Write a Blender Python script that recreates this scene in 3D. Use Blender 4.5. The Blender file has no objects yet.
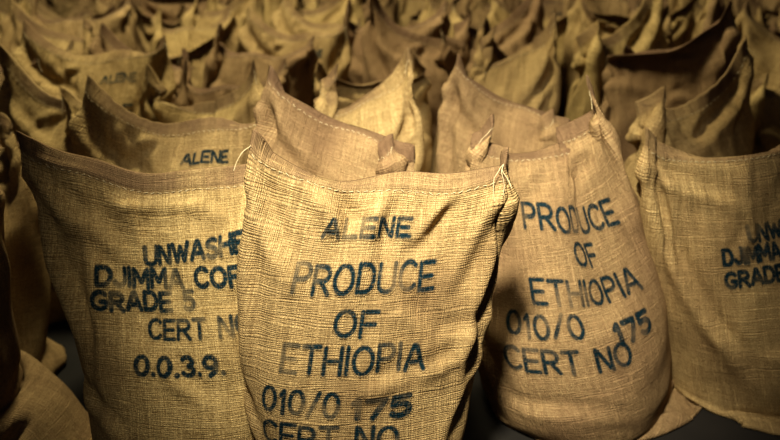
import bpy, math, time, random
import numpy as np
T0=time.time()
rng=np.random.default_rng(11); random.seed(5)
scene=bpy.context.scene

# ------------------------------------------------------------------ cloth solver
def cross(a,b):
    return np.stack([a[...,1]*b[...,2]-a[...,2]*b[...,1],
                     a[...,2]*b[...,0]-a[...,0]*b[...,2],
                     a[...,0]*b[...,1]-a[...,1]*b[...,0]],-1)

def area_normals(G):
    du=np.roll(G,-1,1)-np.roll(G,1,1)
    dv=np.empty_like(G)
    dv[1:-1]=G[2:]-G[:-2]; dv[0]=(G[1]-G[0]); dv[-1]=(G[-1]-G[-2])
    return cross(du,dv)*0.25

HEM=29/30
def init_grid(specs,N,M):
    R=M+1;C=2*N;S=len(specs)
    G=np.zeros((R,C,S,3),np.float32)
    for k,s in enumerate(specs):
        W,H,b0=s['W'],s['H'],s['b0']
        eL=np.array(s['eL']);eR=np.array(s['eR'])
        for i in range(R):
            v=H*i/M
            q=max(0.0,(v-b0)/(H*HEM-b0))
            b=b0*min(1.0,v/b0)*math.sqrt(max(0.0,1-min(1,q)**3))
            a=(W/2-0.36*b)*(1-.12*max(0,1-v/.12))
            f=min(1,q)**2
            for j in range(C):
                sf=j/N
                lin=-1+2*sf if j<=N else 3-2*sf
                w=b/b0
                x=a*(w*(-math.cos(math.pi*sf))+(1-w)*lin)
                y=-b*math.sin(math.pi*sf)
                t=min(1,max(0,(x/W)+0.5))
                e=eL*(1-t)+eR*t
                zt=e[2]-s.get('sag',0)*4*t*(1-t)
                G[i,j,k]=(x*(1-f)+e[0]*f, y+e[1]*f, max(0,v-b0)/(H-b0)*zt+.01)
    G+=rng.normal(0,0.005,G.shape).astype(np.float32)
    return G

def upsample(G):
    a=G; m=(-np.roll(G,1,1)+9*G+9*np.roll(G,-1,1)-np.roll(G,-2,1))/16
    R,C=G.shape[:2]
    U=np.empty((R,2*C)+G.shape[2:],G.dtype); U[:,0::2]=a; U[:,1::2]=m
    P=np.concatenate([2*U[:1]-U[1:2],U,2*U[-1:]-U[-2:-1]],0)
    mid=(-P[:-3]+9*P[1:-2]+9*P[2:-1]-P[3:])/16
    V=np.empty((2*R-1,2*C)+G.shape[2:],G.dtype); V[0::2]=U; V[1::2]=mid
    return V

def relax(G,specs,steps,iters,damp=0.95,pmax=40.0,seed=1,kb=.03):
    R,C,S,_=G.shape; N=C//2; M=R-1
    W=np.array([s['W'] for s in specs],np.float32);H=np.array([s['H'] for s in specs],np.float32)
    hx=W/N;hz=H/M;dg=np.sqrt(hx**2+hz**2)
    idx=np.arange(R*C).reshape(R,C)
    P1=np.roll(idx,-1,1);M1=np.roll(idx,1,1);P2=np.roll(idx,-2,1)
    rv=np.arange(R)/M
    gath=(1-.28*np.clip(1-rv/.13,0,1)-.10*np.clip((rv-.86)/.07,0,1)).astype(np.float32)
    con=[]
    def add(a,b,r,kc,ke): con.append((a.ravel(),b.ravel(),r,kc,ke))
    for p in (0,1):
        a=idx[:,p::2]; add(a,P1[:,p::2],np.repeat(gath,a.shape[1])[:,None]*hx[None],0.9,1.0)
    for p in (0,1):
        r=np.arange(p,R-1,2); add(idx[r],idx[r+1],hz[None],0.9,1.0)
    for p in (0,1):
        r=np.arange(p,R-1,2)
        add(idx[r],P1[r+1],dg[None],0.2,0.3); add(idx[r],M1[r+1],dg[None],0.2,0.3)
    jj=np.arange(C)
    for c in ((0,1),(2,3)):
        sel=np.isin(jj%4,c); a=idx[:,sel]
        add(a,P2[:,sel],np.repeat(gath,a.shape[1])[:,None]*2*hx[None],kb,0.02)
    rr=np.arange(R-2)
    for c in ((0,1),(2,3)):
        r=rr[np.isin(rr%4,c)]; add(idx[r],idx[r+2],2*hz[None],kb,0.02)
    Ms=int(round(M*HEM))
    mir=(C-jj)%C
    fr=np.arange(1,N); bk=C-fr
    eL=np.array([s['eL'] for s in specs],np.float32);eR=np.array([s['eR'] for s in specs],np.float32)
    sag=np.array([s.get('sag',0) for s in specs],np.float32)
    km=np.array([s.get('km',.03) for s in specs],np.float32)
    V0=[]
    for s in specs:
        w,h=s['W'],s['H']*.93; V0.append(s['fill']*w**3*(h/(math.pi*w)-0.142*(1-10**(-h/w))))
    V0=np.array(V0,np.float32)
    hf=np.array([s.get('hf',0.76) for s in specs],np.float32)
    tt=np.arange(C)/C*2*math.pi; vv=rv
    r2=np.random.default_rng(seed); load=np.ones((R,C,S),np.float32)
    for k in range(S):
        for q in range(9):
            load[:,:,k]+=.32*np.sin(r2.integers(1,6)*tt[None]+r2.uniform(0,6)+r2.uniform(-9,9)*vv[:,None])*np.sin(r2.uniform(3,16)*vv[:,None]+r2.uniform(0,6))
    load=np.clip(load,-.2,2.4)
    tm=np.where(jj<=N,jj/N,2-jj/N).astype(np.float32)
    tgt=eL[None]*(1-tm[:,None,None])+eR[None]*tm[:,None,None]
    tgt[...,2]-=sag[None]*4*(tm*(1-tm))[:,None]
    rowoff=(np.arange(Ms,R)-R+1)[:,None,None]*hz[None,None]
    dt2=1e-4
    g=np.array([0,0,-3.0],np.float32)*dt2
    P=G.reshape(R*C,S,3).copy(); Q=P.copy()
    for st in range(steps):
        vel=(P-Q)*damp; Q=P.copy()
        Gv=P.reshape(R,C,S,3)
        n=area_normals(Gv)
        V=(Gv*n).sum(-1).sum((0,1))/3
        pm=np.clip((V0-V)/V0*20,-0.3,1)*pmax
        ln=np.sqrt((n*n).sum(-1,keepdims=True))+1e-9
        pz=np.clip((hf-Gv[...,2])/hf,0,1)**.6*pm*load
        pz[Ms:]=0
        P=P+vel+g+((n/ln)*pz[...,None]*dt2).reshape(P.shape)
        for it in range(iters):
            for a,b,r,kc,ke in con:
                d=P[b]-P[a]
                l=np.sqrt((d*d).sum(-1))+1e-9
                e=(l-r)/l
                e=np.where(e>0,e*ke,e*kc)*0.5
                d*=e[...,None]
                P[a]+=d;P[b]-=d
            Gv=P.reshape(R,C,S,3)
            av=(Gv[0]+Gv[0][mir])*0.5; Gv[0]=av
            av=(Gv[Ms:]+Gv[Ms:][:,mir])*0.5
            off=np.zeros((C,),np.float32);off[fr]=-0.003;off[bk]=0.003
            av[...,1]+=off[None,:,None]; Gv[Ms:]=av
            Gy=Gv[...,1]
            gap=Gy[1:Ms][:,bk]-Gy[1:Ms][:,fr]
            vio=np.clip(0.008-gap,0,None)*0.5
            Gy[1:Ms,fr]-=vio; Gy[1:Ms,bk]+=vio
            Gv[Ms:,:,:,2]+=(tgt[None,...,2]+rowoff-Gv[Ms:,:,:,2])*km[None,None]
            Gv[Ms:,:,:,1]+=(tgt[None,...,1]-Gv[Ms:,:,:,1])*km[None,None]
            for col,e in ((0,eL),(N,eR)):
                for cc in ((col-1)%C,col,(col+1)%C):
                    ee=np.repeat(e[None],R-Ms,0); ee[...,2]+=rowoff[:,0]
                    Gv[Ms:,cc]+= (ee-Gv[Ms:,cc])*0.25
            np.clip(P[...,2],0.0,None,out=P[...,2])
        fl=P[...,2]<0.002
        Q[fl]=P[fl]
    return P.reshape(R,C,S,3),V/V0

specs=[
 dict(n='center',W=.645,H=1.11,b0=.155,eL=(-.263,.03,.815),eR=(.257,.02,.795),fill=.83,sag=.035,km=.04,lean=.18,ear=(.045,.015),cr=1.0,
   folds=[(.0,.0,.20,.20,.016,.022),(.625,.0,.47,.16,.016,.02),(.605,.04,.53,.42,.016,.02),(.57,.10,.56,.50,-.012,.018),(.04,.06,.07,.40,.012,.022),(.10,.0,.30,.07,.018,.018),(.5,.0,.36,.08,.016,.016),(.60,.30,.48,.50,.010,.018),(.02,.35,.14,.52,.010,.02),(.2,-.01,.24,.09,.010,.014)]),
 dict(n='left',  W=.66,H=1.11,b0=.16,eL=(-.25,.01,.765),eR=(.245,.03,.75),fill=.83,sag=.03,km=.04,lean=-.06,ear=(.045,.02),cr=1.2,
   folds=[(.0,.0,.24,.14,.018,.022),(.03,.05,.12,.40,.018,.022),(.10,.10,.16,.5,-.012,.02),(.66,.0,.44,.2,.015,.02),(.2,.02,.5,.05,.014,.016),(.60,.15,.58,.5,.014,.02),(.05,.4,.25,.55,.010,.02)]),
 dict(n='right', W=.76,H=1.14,b0=.18,eL=(-.25,.0,.77),eR=(-.01,.05,.84),fill=.78,sag=.08,km=.03,lean=-.10,ear=(.03,.055),cr=.9,calm=1,smooth=1,
   folds=[(.0,.0,.16,.40,.018,.025),(.76,.0,.68,.40,.014,.026),(.4,.0,.22,.12,.012,.02),(.05,.3,.2,.62,.010,.022),(.2,.55,.5,.62,.008,.02),(.62,.02,.48,.10,.012,.018)]),
 dict(n='farr',  W=.72,H=1.08,b0=.17,eL=(-.38,-.04,.75),eR=(.10,.04,.80),fill=.80,sag=.03,lean=-.09,ear=(.02,.03),
   folds=[(.0,.0,.25,.55,.02,.022),(.0,.0,.3,.12,.014,.02),(.7,.0,.5,.3,.014,.02)]),
 dict(n='tallL', W=.64,H=1.12,b0=.15,eL=(-.20,.06,.88),eR=(.10,-.03,.70),fill=.78,sag=.04,ear=(.03,.03)),
 dict(n='flat',  W=.65,H=1.06,b0=.15,eL=(-.22,.05,.79),eR=(.29,-.0,.77),fill=.84,sag=.04,ear=(.03,.02),cr=1.0),
 dict(n='va',W=.64,H=1.10,b0=.15,eL=(-.25,.04,.79),eR=(.12,.12,.71),fill=.80,sag=.07,ear=(.05,.03)),
 dict(n='vb',W=.64,H=1.10,b0=.15,eL=(-.14,-.06,.74),eR=(.15,.08,.83),fill=.78,sag=.07,ear=(.03,.06)),
 dict(n='vc',W=.64,H=1.08,b0=.15,eL=(-.18,.10,.76),eR=(.20,-.04,.79),fill=.82,sag=.07,ear=(.04,.05)),
 dict(n='vd',W=.64,H=1.12,b0=.15,eL=(-.08,.10,.78),eR=(.12,-.02,.80),fill=.78,sag=.06,ear=(.03,.06)),
 dict(n='ve',W=.64,H=1.08,b0=.15,eL=(-.24,-.06,.73),eR=(.14,.10,.76),fill=.82,sag=.05,km=.02,ear=(.06,.02)),
 dict(n='vf',W=.64,H=1.10,b0=.15,eL=(-.06,.14,.80),eR=(.20,-.02,.71),fill=.80,sag=.05,ear=(.06,.04)),
]
G=init_grid(specs,16,30)
G,_=relax(G,specs,180,8)
G=upsample(G); G,_=relax(G,specs,80,7,0.93)
G=upsample(G)
nh=4
Gh,_=relax(G[:,:,:nh].copy(),specs[:nh],50,6,0.9)
Gh=upsample(Gh)
GR={s['n']:G[:,:,k].astype(np.float64) for k,s in enumerate(specs)}
for k in range(nh): GR[specs[k]['n']]=Gh[:,:,k].astype(np.float64)
SP={s['n']:s for s in specs}
# creases, crumpled mouths and lean, worked into the relaxed cloth
def smooth_noise(x,y,rs,n=6,f0=4,f1=22):
    o=0
    for _ in range(n):
        a=rs.uniform(0,2*math.pi);f=rs.uniform(f0,f1);o=o+np.sin(f*(x*math.cos(a)+y*math.sin(a))+rs.uniform(0,6))/n**.5
    return o
for si,(k,g) in enumerate(GR.items()):
    s=SP[k];rs=random.Random(100+si); R,C,_=g.shape;N=C//2;W,H=s['W'],s['H'];Hs=H*HEM
    J,I=np.meshgrid(np.arange(C),np.arange(R)); 
    uf=J/N*W; dd=Hs-I/(R-1)*H       # depth below the stitched mouth
    if s.get('smooth'):             # tightly filled front panel: pull the pleats out
        m=np.clip((uf-.16)/.08,0,1)*np.clip((W-.03-uf)/.06,0,1)*np.clip((dd-.01)/.08,0,1)*np.clip((.75-dd)/.15,0,1)
        m=m[1:-1,:,None]*.5
        for _ in range(260):
            av=(g[2:]+g[:-2]+np.roll(g,1,1)[1:-1]+np.roll(g,-1,1)[1:-1])*.25
            g[1:-1]+=m*(av-g[1:-1])
        bul=np.clip(m[...,0]*2,0,1); g[1:-1,:,1]-=.02*np.sin(np.pi*np.clip(uf[1:-1]/W,0,1))*bul
    nr=area_normals(g[:,:,None,:])[:,:,0]; nr/=np.linalg.norm(nr,axis=-1,keepdims=True)+1e-12
    folds=list(s.get('folds',[]))
    def rnd(off):
        out=[]
        for c in (0,W):
            for q in range(4):
                ln=rs.uniform(.15,.45);an=rs.uniform(.15,1.45);sg=1 if c==0 else -1
                out.append((c+off,rs.uniform(0,.05),c+off+sg*ln*math.cos(an),ln*math.sin(an),rs.uniform(.012,.022)*rs.choice([1,1,-1]),rs.uniform(.018,.028)))
        for q in range(5):
            u=rs.uniform(.1,W-.1);d=rs.uniform(.05,.6);an=rs.uniform(-1.3,1.3);ln=rs.uniform(.08,.22)
            out.append((u+off,d,u+off+ln*math.cos(an),d+ln*math.sin(an),rs.uniform(.006,.011),rs.uniform(.014,.022)))
        for q in range(3):
            u=rs.uniform(.1,W-.1);ln=rs.uniform(.06,.16)
            out.append((u+off,-.01,u+off+rs.uniform(-.08,.08),ln,rs.uniform(.007,.012),rs.uniform(.014,.022)))
        return out
    if not folds: folds=rnd(0)
    elif not s.get('calm'): folds=folds+rnd(0)[8:]
    folds+=rnd(W)
    disp=np.zeros((R,C))
    for (u0,d0,u1,d1,am,w) in folds:
        for sh in (0,-2*W,2*W):
            dx,dy=u1-u0,d1-d0;L=math.hypot(dx,dy)+1e-9
            px,py=uf+sh-u0,dd-d0
            t=(px*dx+py*dy)/L/L; q=(px*dy-py*dx)/L
            q=q+.012*np.sin(t*5+u0*40)
            en=np.where((t>0)&(t<1),np.sin(np.pi*np.clip(t,0,1)**.6)**.8,0)
            pr=np.exp(-(q/w)**2)-.75*np.exp(-((q-1.5*w)/w)**2)
            disp+=am*en*pr
    fade=np.clip(dd/.03,0,1)*np.clip(g[...,2]/.08,0,1)
    disp+=.003*smooth_noise(uf,dd,rs,8,15,60)
    g+=nr*(disp*fade)[...,None]
    um=np.where(uf<=W,uf,2*W-uf)
    cr=s.get('cr',1.25)
    f=np.clip(1-dd/.14,0,1.2)
    g[...,1]+=f*(cr*.020*smooth_noise(um,dd*.6,rs,6,5,24)+.012)
    g[...,2]+=np.clip(1-dd/.10,0,1)*.011*cr*smooth_noise(um,0*dd,rs,6,6,28)
    for um_,eh in ((um,s['ear'][0]),(W-um,s['ear'][1])):
        g[...,2]+=eh*np.exp(-(um_/.09)**1.5)*np.clip(1-dd/.18,0,1)**1.5
    # the hem above the stitching flops backwards unevenly
    hh=np.clip(-dd,0,None); ph=np.clip(1.05+.7*smooth_noise(um,0*dd,rs,5,4,20),-.1,2.1)*np.clip(hh/.012,0,1)
    mid=np.clip(np.minimum(um,W-um)/.05,.25,1); ph=ph*mid
    g[...,1]+=hh*np.sin(ph)*1.1; g[...,2]-=hh*(1-np.cos(ph))
    g[...,0]+=s.get('lean',0)*(g[...,2]/.8)
    g[...,2]=np.maximum(g[...,2],0); g[...,2]-=g[...,2].min()

# ------------------------------------------------------------------ stencil glyphs
def arc(cx,cy,rx,ry,a0,a1,n=10):
    return [(cx+rx*math.cos(math.radians(a0+(a1-a0)*i/n)),cy+ry*math.sin(math.radians(a0+(a1-a0)*i/n))) for i in range(n+1)]
F={
'A':(.62,[[(0,0),(.27,.97)],[(.35,.97),(.62,0)],[(.2,.3),(.42,.3)]]),
'L':(.5,[[(0,1),(0,0)],[(.12,0),(.5,0)]]),
'E':(.5,[[(0,0),(0,1)],[(.13,1),(.5,1)],[(.13,.5),(.43,.5)],[(.13,0),(.5,0)]]),
'F':(.5,[[(0,0),(0,1)],[(.13,1),(.5,1)],[(.13,.5),(.43,.5)]]),
'N':(.56,[[(0,0),(0,1)],[(.09,.93),(.47,.07)],[(.56,0),(.56,1)]]),
'P':(.52,[[(0,0),(0,1)],[(.12,1),(.28,1)]+arc(.28,.73,.24,.27,90,-90)+[(.12,.46)]]),
'R':(.54,[[(0,0),(0,1)],[(.12,1),(.28,1)]+arc(.28,.74,.24,.26,90,-90)+[(.12,.48)],[(.28,.42),(.54,0)]]),
'O':(.64,[arc(.32,.5,.32,.5,100,260),arc(.32,.5,.32,.5,80,-80)]),
'0':(.5,[arc(.25,.5,.25,.5,103,257),arc(.25,.5,.25,.5,77,-77)]),
'D':(.56,[[(0,0),(0,1)],[(.12,1),(.24,1)]+arc(.24,.5,.32,.5,90,-90)+[(.12,0)]]),
'U':(.56,[[(0,1),(0,.3)]+arc(.27,.3,.27,.3,180,262,6),[(.56,1),(.56,.3)]+arc(.29,.3,.27,.3,0,-82,6)]),
'C':(.56,[arc(.32,.5,.32,.5,45,172),arc(.32,.5,.32,.5,188,315)]),
'G':(.6,[arc(.32,.5,.32,.5,45,172),arc(.32,.5,.32,.5,188,318)+[(.58,.42),(.36,.42)]]),
'T':(.56,[[(0,1),(.56,1)],[(.28,.86),(.28,0)]]),
'H':(.56,[[(0,0),(0,1)],[(.13,.5),(.43,.5)],[(.56,0),(.56,1)]]),
'I':(.04,[[(0.02,0),(0.02,1)]]),
'W':(.8,[[(0,1),(.2,0)],[(.22,.04),(.4,.8)],[(.42,.76),(.58,.02)],[(.61,.04),(.8,1)]]),
'M':(.68,[[(0,0),(0,1)],[(.07,.95),(.33,.3)],[(.37,.3),(.61,.95)],[(.68,0),(.68,1)]]),
'S':(.5,[arc(.25,.75,.24,.25,40,200,8)+arc(.25,.25,.25,.25,70,20,4),arc(.25,.25,.25,.25,10,-150,8)]),
'J':(.4,[[(.4,1),(.4,.25)]+arc(.2,.25,.2,.25,0,-170,8)]),
'1':(.16,[[(0,.8),(.12,1),(.12,0)]]),
'7':(.46,[[(0,1),(.46,1)],[(.44,.9),(.16,0)]]),
'5':(.46,[[(.44,1),(.04,1),(.02,.58)],arc(.2,.32,.26,.32,115,-140,12)]),
'9':(.48,[arc(.24,.7,.24,.3,0,360,14),[(.48,.66),(.42,.2),(.2,0)]]),
'3':(.44,[arc(.2,.74,.22,.26,150,-80,9),arc(.2,.26,.24,.27,75,-150,10)]),
'/':(.36,[[(0,0),(.36,1)]]),
'.':(.06,[[(.03,0),(.03,.03)]]),
' ':(.3,[]),
}
def text_segments(lines,Hs):
    """line: (text,u0,u1,depth below mouth left,right,height,strokewidth)"""
    segs=[]
    for (txt,u0,u1,v0,v1,h,sw) in lines:
        v0,v1=Hs-v0,Hs-v1
        sp=.2
        tot=sum(F[c][0] for c in txt)+sp*(len(txt)-1)
        sx=(u1-u0)/tot; x=0
        for c in txt:
            w,pl=F[c]
            jit=random.uniform(-.05,.05)*h
            for p in pl:
                for (a,b) in zip(p[:-1],p[1:]):
                    q=[]
                    for (px,py) in (a,b):
                        X=(x+px)*sx
                        q.append((u0+X, v0+(v1-v0)*X/(u1-u0)+py*h+jit))
                    segs.append((q[0],q[1],sw*1.12))
            x+=w+sp
    return segs

# ------------------------------------------------------------------ mesh building
class MB:
    def __init__(s): s.v=[];s.f=[];s.uv=[];s.mat=[];s.n=0;s.ink=[];s.hem=[]
    def add(s,V,Fc,UVv,mat,ink=None,hem=None):
        V=np.asarray(V)
        s.v.append(V); s.f+= [tuple(int(i)+s.n for i in f) for f in Fc]
        s.uv.append(np.asarray(UVv).reshape(-1,2)); s.mat+= [mat]*len(Fc)
        s.ink.append(np.zeros(len(V)) if ink is None else ink)
        s.hem.append(np.zeros(len(V)) if hem is None else hem)
        s.n+=len(V)
    def mesh(s,name,mats):
        me=bpy.data.meshes.new(name)
        V=np.concatenate(s.v)
        me.from_pydata([tuple(p) for p in V],[],s.f)
        uv=me.uv_layers.new(name='UVMap'); uv.data.foreach_set('uv',np.concatenate(s.uv).astype(np.float32).ravel())
        me.polygons.foreach_set('material_index',s.mat)
        me.polygons.foreach_set('use_smooth',[True]*len(s.f))
        for nm,d in (('ink',s.ink),('hem',s.hem)):
            a=me.attributes.new(nm,'FLOAT','POINT'); a.data.foreach_set('value',np.concatenate(d).astype(np.float32))
        for m in mats: me.materials.append(m)
        me.update()
        return me

def tube(mb,pts,r,mat,ns=5):
    pts=np.array(pts);n=len(pts)
    V=[];Fc=[]
    for i in range(n):
        t=pts[min(i+1,n-1)]-pts[max(i-1,0)]; t/=np.linalg.norm(t)+1e-9
        a=np.cross(t,(0.3,0.2,1.0)); a/=np.linalg.norm(a)+1e-9; b=np.cross(t,a)
        for k in range(ns):
            an=2*math.pi*k/ns; V.append(pts[i]+r*(a*math.cos(an)+b*math.sin(an)))
    for i in range(n-1):
        for k in range(ns):
            Fc.append((i*ns+k,i*ns+(k+1)%ns,(i+1)*ns+(k+1)%ns,(i+1)*ns+k))
    mb.add(V,Fc,np.zeros((len(Fc)*4,2)),mat)

def sack_mesh(key,mats,lines=None,loose=3,seed=0):
    Gk=GR[key]; sp=SP[key]; R,C,_=Gk.shape; N=C//2; M=R-1
    W,H=sp['W'],sp['H']; hx=W/N; hz=H/M
    nr=area_normals(Gk[:,:,None,:])[:,:,0]; nr/=np.linalg.norm(nr,axis=-1,keepdims=True)+1e-12
    mb=MB()
    I,J=np.meshgrid(np.arange(M),np.arange(C),indexing='ij'); J1=(J+1)%C
    faces=np.stack([I*C+J,I*C+J1,(I+1)*C+J1,(I+1)*C+J],-1).reshape(-1,4)
    uvs=np.stack([np.stack([J*hx,I*hz],-1),np.stack([(J+1)*hx,I*hz],-1),np.stack([(J+1)*hx,(I+1)*hz],-1),np.stack([J*hx,(I+1)*hz],-1)],2).reshape(-1,2)
    vv=np.repeat(np.arange(R)/M,C)
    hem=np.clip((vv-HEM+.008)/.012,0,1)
    top=M*C
    rim=[];ruv=[]
    for j in range(0,N):
        f=[top+j,top+j+1,top+(C-j-1)%C,top+(C-j)%C]
        g=[]
        for q in f:
            if q not in g: g.append(q)
        if len(g)>=3: rim.append(tuple(g)); ruv+=[(0,H)]*len(g)
    allf=[tuple(f) for f in faces]+rim
    mb.add(Gk.reshape(-1,3),allf,np.concatenate([uvs,np.array(ruv)]),0,hem=hem)
    def surf(u,v):
        fu=np.clip(u/hx,0,C-1.001);fv=np.clip(v/hz,0,M-1e-3)
        j=fu.astype(int);i=fv.astype(int);a=(fu-j)[...,None];b=(fv-i)[...,None]
        j1=(j+1)%C
        def bl(A): return A[i,j]*(1-a)*(1-b)+A[i,j1]*a*(1-b)+A[i+1,j1]*a*b+A[i+1,j]*(1-a)*b
        return bl(Gk),bl(nr)
    if lines:
        segs=text_segments(lines,H*HEM)
        g=.0015; fe=.0023
        us=[p[0] for s in segs for p in s[:2]];vs=[p[1] for s in segs for p in s[:2]]
        ua,ub=max(.003,min(us)-.01),min(W-.003,max(us)+.01); va,vb=max(.0,min(vs)-.01),min(H,max(vs)+.01)
        U=np.arange(ua,ub,g);Vv=np.arange(va,vb,g)
        A=np.zeros((len(Vv),len(U)))
        for (p,q,sw) in segs:
            m=sw/2+fe
            i0=max(0,int((min(p[0],q[0])-m-ua)/g));i1=min(len(U),int((max(p[0],q[0])+m-ua)/g)+2)
            k0=max(0,int((min(p[1],q[1])-m-va)/g));k1=min(len(Vv),int((max(p[1],q[1])+m-va)/g)+2)
            if i1<=i0 or k1<=k0: continue
            uu,ww=np.meshgrid(U[i0:i1],Vv[k0:k1])
            dx,dy=q[0]-p[0],q[1]-p[1]; L2=dx*dx+dy*dy+1e-12
            t=np.clip(((uu-p[0])*dx+(ww-p[1])*dy)/L2,0,1)
            dd=np.hypot(uu-p[0]-t*dx,ww-p[1]-t*dy)
            val=np.clip((sw/2+fe/2-dd)/fe,0,1)
            A[k0:k1,i0:i1]=np.maximum(A[k0:k1,i0:i1],val)
        keep=(A[:-1,:-1]>0)|(A[1:,:-1]>0)|(A[:-1,1:]>0)|(A[1:,1:]>0)
        ki,kj=np.nonzero(keep)
        nc=len(U)
        q=np.stack([ki*nc+kj,ki*nc+kj+1,(ki+1)*nc+kj+1,(ki+1)*nc+kj],-1)
        used,inv=np.unique(q,return_inverse=True); q=inv.reshape(-1,4)
        uu=U[used%nc];ww=Vv[used//nc]
        pos,nn=surf(uu,ww)
        pos=pos+nn*.0013
        uvq=np.stack([uu[q],ww[q]],-1).reshape(-1,2)
        mb.add(pos,[tuple(f) for f in q],uvq,1,ink=A.ravel()[used])
    rs=random.Random(seed)
    vS=H*HEM-.002
    u=.012
    while u<W-.02:
        u2=u+.009
        t=np.linspace(u,u2,4)
        p,nn=surf(t,np.full(4,vS)+np.linspace(-.002,.002,4)*rs.uniform(-1,1))
        tube(mb,p+nn*(.0008+.0012*np.sin(np.linspace(0,math.pi,4)))[:,None],.0007,2,4)
        u+=.0165
    for e in range(loose):
        side=rs.choice([0,1]) if e>1 else 1-e
        base=surf(np.array([.006 if side==0 else W-.012]),np.array([vS+.01]))[0][0]
        pts=[base]; L=rs.uniform(.04,.10); k=14; d=np.array([rs.uniform(-.6,.6),rs.uniform(-1,-.2),rs.uniform(-.4,.3)])
        p=base.copy()
        for i in range(k):
            d=d+np.array([rs.uniform(-.5,.5),rs.uniform(-.3,.3),-.28+rs.uniform(-.3,.3)])
            p=p+d/np.linalg.norm(d)*L/k; p[1]=min(p[1],base[1]-.004-.002*i); pts.append(p.copy())
        tube(mb,pts,.0008,2,4)
    return mb.mesh('sack_'+key,mats)

# ------------------------------------------------------------------ materials
def nd(nt,t,**k):
    n=nt.nodes.new(t)
    for a,b in k.items(): setattr(n,a,b)
    return n
def burlap(name,ink=False):
    m=bpy.data.materials.new(name);m.use_nodes=True;nt=m.node_tree;L=nt.links
    bs=nt.nodes['Principled BSDF'];bs.inputs['Roughness'].default_value=1.0
    bs.inputs['Specular IOR Level'].default_value=.05
    uv=nd(nt,'ShaderNodeUVMap',uv_map='UVMap')
    oi=nd(nt,'ShaderNodeObjectInfo')
    def math_(op,a,b=None,c=None):
        n=nd(nt,'ShaderNodeMath',operation=op)
        for i,x in enumerate((a,b,c)):
            if x is None: continue
            if isinstance(x,(int,float)): n.inputs[i].default_value=x
            else: L.new(x,n.inputs[i])
        return n.outputs[0]
    def noise(scale,sx,sy,detail=2,src=None):
        mp=nd(nt,'ShaderNodeMapping');mp.inputs['Scale'].default_value=(sx,sy,1)
        L.new(src or uv.outputs[0],mp.inputs[0])
        cb=nd(nt,'ShaderNodeCombineXYZ');L.new(math_('MULTIPLY',oi.outputs['Random'],37.),cb.inputs[2])
        ad=nd(nt,'ShaderNodeVectorMath',operation='ADD');L.new(mp.outputs[0],ad.inputs[0]);L.new(cb.outputs[0],ad.inputs[1])
        n=nd(nt,'ShaderNodeTexNoise');n.inputs['Scale'].default_value=scale;n.inputs['Detail'].default_value=detail
        L.new(ad.outputs[0],n.inputs['Vector']);return n.outputs['Fac']
    def mix(f,a,b,bt='MIX'):
        n=nd(nt,'ShaderNodeMix',data_type='RGBA',blend_type=bt)
        for i,x in ((0,f),(6,a),(7,b)):
            if isinstance(x,(int,float)): n.inputs[i].default_value=x
            elif isinstance(x,tuple): n.inputs[i].default_value=x
            else: L.new(x,n.inputs[i])
        return n.outputs[2]
    def ramp(x,a,b):
        n=nd(nt,'ShaderNodeMapRange');n.inputs[1].default_value=a;n.inputs[2].default_value=b
        L.new(x,n.inputs[0]);return n.outputs[0]
    sep=nd(nt,'ShaderNodeSeparateXYZ');L.new(uv.outputs[0],sep.inputs[0])
    pitch=.0038
    wx=noise(1,55,6,2); wy=noise(1,6,55,2)
    sx=math_('ABSOLUTE',math_('SINE',math_('ADD',math_('MULTIPLY',sep.outputs[0],math.pi/pitch),math_('MULTIPLY',wx,16.))))
    sy=math_('ABSOLUTE',math_('SINE',math_('ADD',math_('MULTIPLY',sep.outputs[1],math.pi/pitch),math_('MULTIPLY',wy,16.))))
    weave=math_('MULTIPLY',sx,sy)
    st1=noise(1,340,16,3); st2=noise(1,16,340,3)
    streak=math_('MULTIPLY',math_('ADD',st1,st2),.5)
    blot=noise(4,1,1,5); fine=noise(320,1,1,3)
    A=(.82,.62,.30,1);B=(.38,.262,.11,1);D=(.20,.13,.06,1)
    col=mix(ramp(math_('ADD',math_('MULTIPLY',streak,.45),math_('MULTIPLY',fine,.55)),.39,.61),B,A)
    col=mix(math_('MULTIPLY',ramp(blot,.45,.70),.65),col,D)
    col=mix(math_('MULTIPLY',math_('SUBTRACT',1.,weave),.42),col,(.12,.075,.033,1))
    col=mix(math_('MULTIPLY',math_('POWER',oi.outputs['Random'],1.4),.75),col,(.21,.128,.085,1))
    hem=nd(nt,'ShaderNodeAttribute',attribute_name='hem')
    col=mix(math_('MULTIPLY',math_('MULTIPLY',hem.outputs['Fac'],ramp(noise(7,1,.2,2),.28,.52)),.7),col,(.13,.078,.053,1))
    if ink:
        at=nd(nt,'ShaderNodeAttribute',attribute_name='ink')
        wear=math_('MULTIPLY',ramp(noise(14,1,1,4),.32,.50),ramp(noise(240,1,1,2),.22,.46))
        f=math_('MULTIPLY',at.outputs['Fac'],math_('ADD',.48,math_('MULTIPLY',wear,.50)))
        col=mix(f,col,(.002,.021,.034,1))
    L.new(col,bs.inputs['Base Color'])
    h=math_('ADD',math_('MULTIPLY',weave,1.0),math_('ADD',math_('MULTIPLY',fine,1.0),math_('MULTIPLY',streak,1.8)))
    b1=nd(nt,'ShaderNodeBump');b1.inputs['Strength'].default_value=.85;b1.inputs['Distance'].default_value=.0024
    L.new(h,b1.inputs['Height'])
    b2=nd(nt,'ShaderNodeBump');b2.inputs['Strength'].default_value=.85;b2.inputs['Distance'].default_value=.020
    L.new(noise(11,1,.7,4),b2.inputs['Height']);L.new(b1.outputs[0],b2.inputs['Normal'])
    L.new(b2.outputs[0],bs.inputs['Normal'])
    return m
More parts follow.
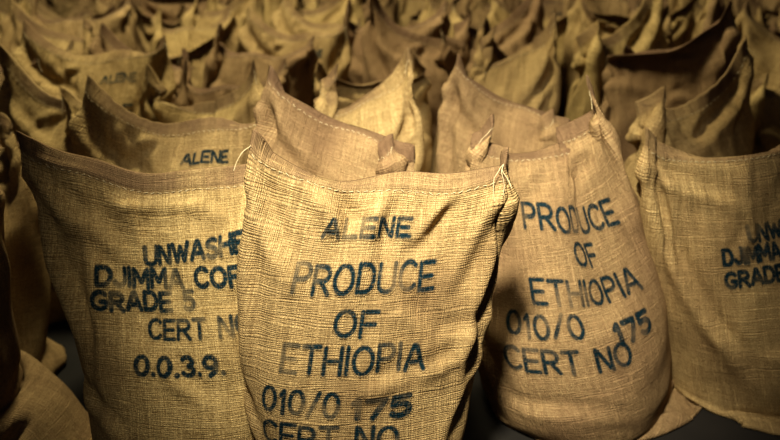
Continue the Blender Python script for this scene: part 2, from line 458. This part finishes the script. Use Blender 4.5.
def simple(name,c1,c2,scale,rough=.9):
    m=bpy.data.materials.new(name);m.use_nodes=True;nt=m.node_tree
    n=nd(nt,'ShaderNodeTexNoise');n.inputs['Scale'].default_value=scale;n.inputs['Detail'].default_value=6
    tc=nd(nt,'ShaderNodeTexCoord');nt.links.new(tc.outputs['Object'],n.inputs['Vector'])
    r=nd(nt,'ShaderNodeValToRGB');r.color_ramp.elements[0].position=.35;r.color_ramp.elements[1].position=.65
    r.color_ramp.elements[0].color=c1+(1,);r.color_ramp.elements[1].color=c2+(1,)
    nt.links.new(n.outputs['Fac'],r.inputs[0]);b=nt.nodes['Principled BSDF']
    nt.links.new(r.outputs[0],b.inputs['Base Color']);b.inputs['Roughness'].default_value=rough
    return m
mats=[burlap('burlap'),burlap('burlap_stencil_ink',True),simple('cotton_twine',(.50,.40,.24),(.65,.55,.36),60)]

tc_=[('ALENE',.205,.395,.075,.07,.026,.0075),
     ('PRODUCE',.165,.46,.165,.155,.045,.0082),
     ('OF',.265,.35,.235,.235,.044,.0082),
     ('ETHIOPIA',.168,.453,.305,.30,.048,.0082),
     ('010/0',.135,.29,.385,.385,.045,.0082),('175',.32,.43,.392,.387,.037,.0115),
     ('CERT NO',.138,.408,.455,.455,.045,.0082)]
tl=[('UNWASHED',.28,.56,.14,.115,.033,.0095),
    ('DJIMMA COFFEE',.17,.61,.18,.18,.033,.0095),
    ('GRADE 5',.16,.39,.23,.22,.033,.0095),
    ('CERT NO',.28,.51,.28,.27,.036,.0078),
    ('0.0.3.9.',.25,.44,.355,.345,.036,.0095)]
tr=[('PRODUCE',.32,.65,.145,.195,.050,.009),
     ('OF',.45,.54,.24,.255,.048,.009),
     ('ETHIOPIA',.31,.63,.31,.345,.052,.009),
     ('010/0',.23,.42,.375,.395,.050,.009),('175',.50,.61,.43,.435,.044,.012),
     ('CERT NO',.22,.52,.455,.48,.050,.009)]
tf=[('UNWASHED',.29,.55,.17,.16,.031,.009),('DJIMMA COFFEE',.22,.56,.215,.205,.031,.009),('GRADE 5',.22,.42,.265,.255,.031,.009)]
ta=[('ALENE',.36,.50,.085,.08,.027,.0075),('PRODUCE',.20,.48,.21,.21,.045,.008)]
me=dict(
 center=sack_mesh('center',mats,tc_,4,3),left=sack_mesh('left',mats,tl,1,4),right=sack_mesh('right',mats,tr,2,5),
 farr=sack_mesh('farr',mats,tf,1,6),flat=sack_mesh('flat',mats,ta,1,7),tallL=sack_mesh('tallL',mats,None,1,8))
for q,k in enumerate(('va','vb','vc','vd','ve','vf')): me[k]=sack_mesh(k,mats,None,1,20+q)

def put(key,x,y,rot=0,sc=1.0,parent=None,name='burlap_sack'):
    o=bpy.data.objects.new(name,me[key]);scene.collection.objects.link(o)
    o.location=(x,y,0);o.rotation_euler=(0,0,math.radians(rot));o.scale=(sc,sc,sc)
    if parent: o.parent=parent
    return o
put('center',-.205,1.43,0)
put('left',-.50,1.59,0)
put('right',.60,1.80,-9)
put('farr',1.10,1.81,-4)
put('ve',-1.02,1.44,6)
put('tallL',-.10,1.88,3)
put('flat',-.62,2.00,-3)
put('va',-1.20,1.93,5)
put('vd',-.06,2.26,12)
put('vc',-.62,2.36,-4)
put('tallL',.40,2.28,0,.95)
put('vb',.98,2.32,6)
put('va',1.54,2.26,-6)
put('vf',-1.22,2.36,-6)
pile=bpy.data.objects.new('burlap_sack_stockpile',None);scene.collection.objects.link(pile)
r=random.Random(33)
keys=['va','vb','vc','vd','ve','vf','tallL','flat']
for row in range(15):
    y=2.88+row*.37
    half=1.4+y*.55
    n=int(2*half/.53)
    j=1 if row else .3
    for i in range(n):
        x=-half+(i+.5+(row%2)*.5)*.53+r.uniform(-.08,.08)
        o=put(r.choice(keys),x,y+r.uniform(-.07,.07)*j,r.uniform(-30,30)*j+(180 if r.random()<.25*j else 0),r.uniform(.90,1.10),parent=pile,name='sack')
        if row:
            o.rotation_euler[0]=math.radians(r.uniform(-5,5));o.rotation_euler[1]=math.radians(r.uniform(-5,5));o.location.z=.012

# ------------------------------------------------------------------ room
def box(name,c,s,mat):
    import bmesh
    bm=bmesh.new();bmesh.ops.create_cube(bm,size=1)
    for v in bm.verts: v.co=(v.co.x*s[0]+c[0],v.co.y*s[1]+c[1],v.co.z*s[2]+c[2])
    m=bpy.data.meshes.new(name);bm.to_mesh(m);bm.free();m.materials.append(mat)
    o=bpy.data.objects.new(name,m);scene.collection.objects.link(o);return o
conc=simple('dark_concrete',(.005,.004,.003),(.013,.010,.008),3,.95)
plas=simple('warehouse_plaster',(.10,.085,.06),(.17,.14,.10),2)
box('floor',(0,3.5,-.05),(16,15,.1),conc)
box('wall_back',(0,10,2.5),(16,.2,5),plas)
box('wall_left',(-7.9,3.5,2.5),(.2,12.8,5),plas)
box('wall_right',(7.9,3.5,2.5),(.2,12.8,5),plas)

# ------------------------------------------------------------------ light
def aim(o,t):
    from mathutils import Vector
    o.rotation_euler=(Vector(t)-o.location).to_track_quat('-Z','Y').to_euler()
def lamp(name,typ,loc,tgt,e,col,**k):
    l=bpy.data.lights.new(name,typ);l.energy=e;l.color=col
    for a,b in k.items(): setattr(l,a,b)
    o=bpy.data.objects.new(name,l);scene.collection.objects.link(o);o.location=loc;aim(o,tgt);return o
lamp('vignette_spot_front','SPOT',(-.25,.32,2.75),(.08,1.66,.72),880,(1,.92,.71),shadow_soft_size=.16,spot_size=math.radians(39),spot_blend=1.0)  # unseen key spot; its cone is narrowed to darken the edges like a vignette
lamp('overhead_lamp','AREA',(-.8,3.2,3.2),(.0,4.0,.6),125,(1,.91,.60),size=.6)
w=bpy.data.worlds.new('World');scene.world=w;w.use_nodes=True
w.node_tree.nodes['Background'].inputs[0].default_value=(.75,.64,.70,1);w.node_tree.nodes['Background'].inputs[1].default_value=.045

cd=bpy.data.cameras.new('camera');cam=bpy.data.objects.new('camera',cd);scene.collection.objects.link(cam)
cam.location=(0,0,1.27);cam.rotation_euler=(math.radians(90-22.6),0,0);cd.lens=35;cd.sensor_width=36
cd.dof.use_dof=True;cd.dof.focus_distance=1.5;cd.dof.aperture_fstop=2.4
scene.camera=cam
scene.view_settings.view_transform='Standard'
for lk in ('Medium High Contrast','High Contrast'):
    try:
        scene.view_settings.look=lk;break
    except Exception: pass
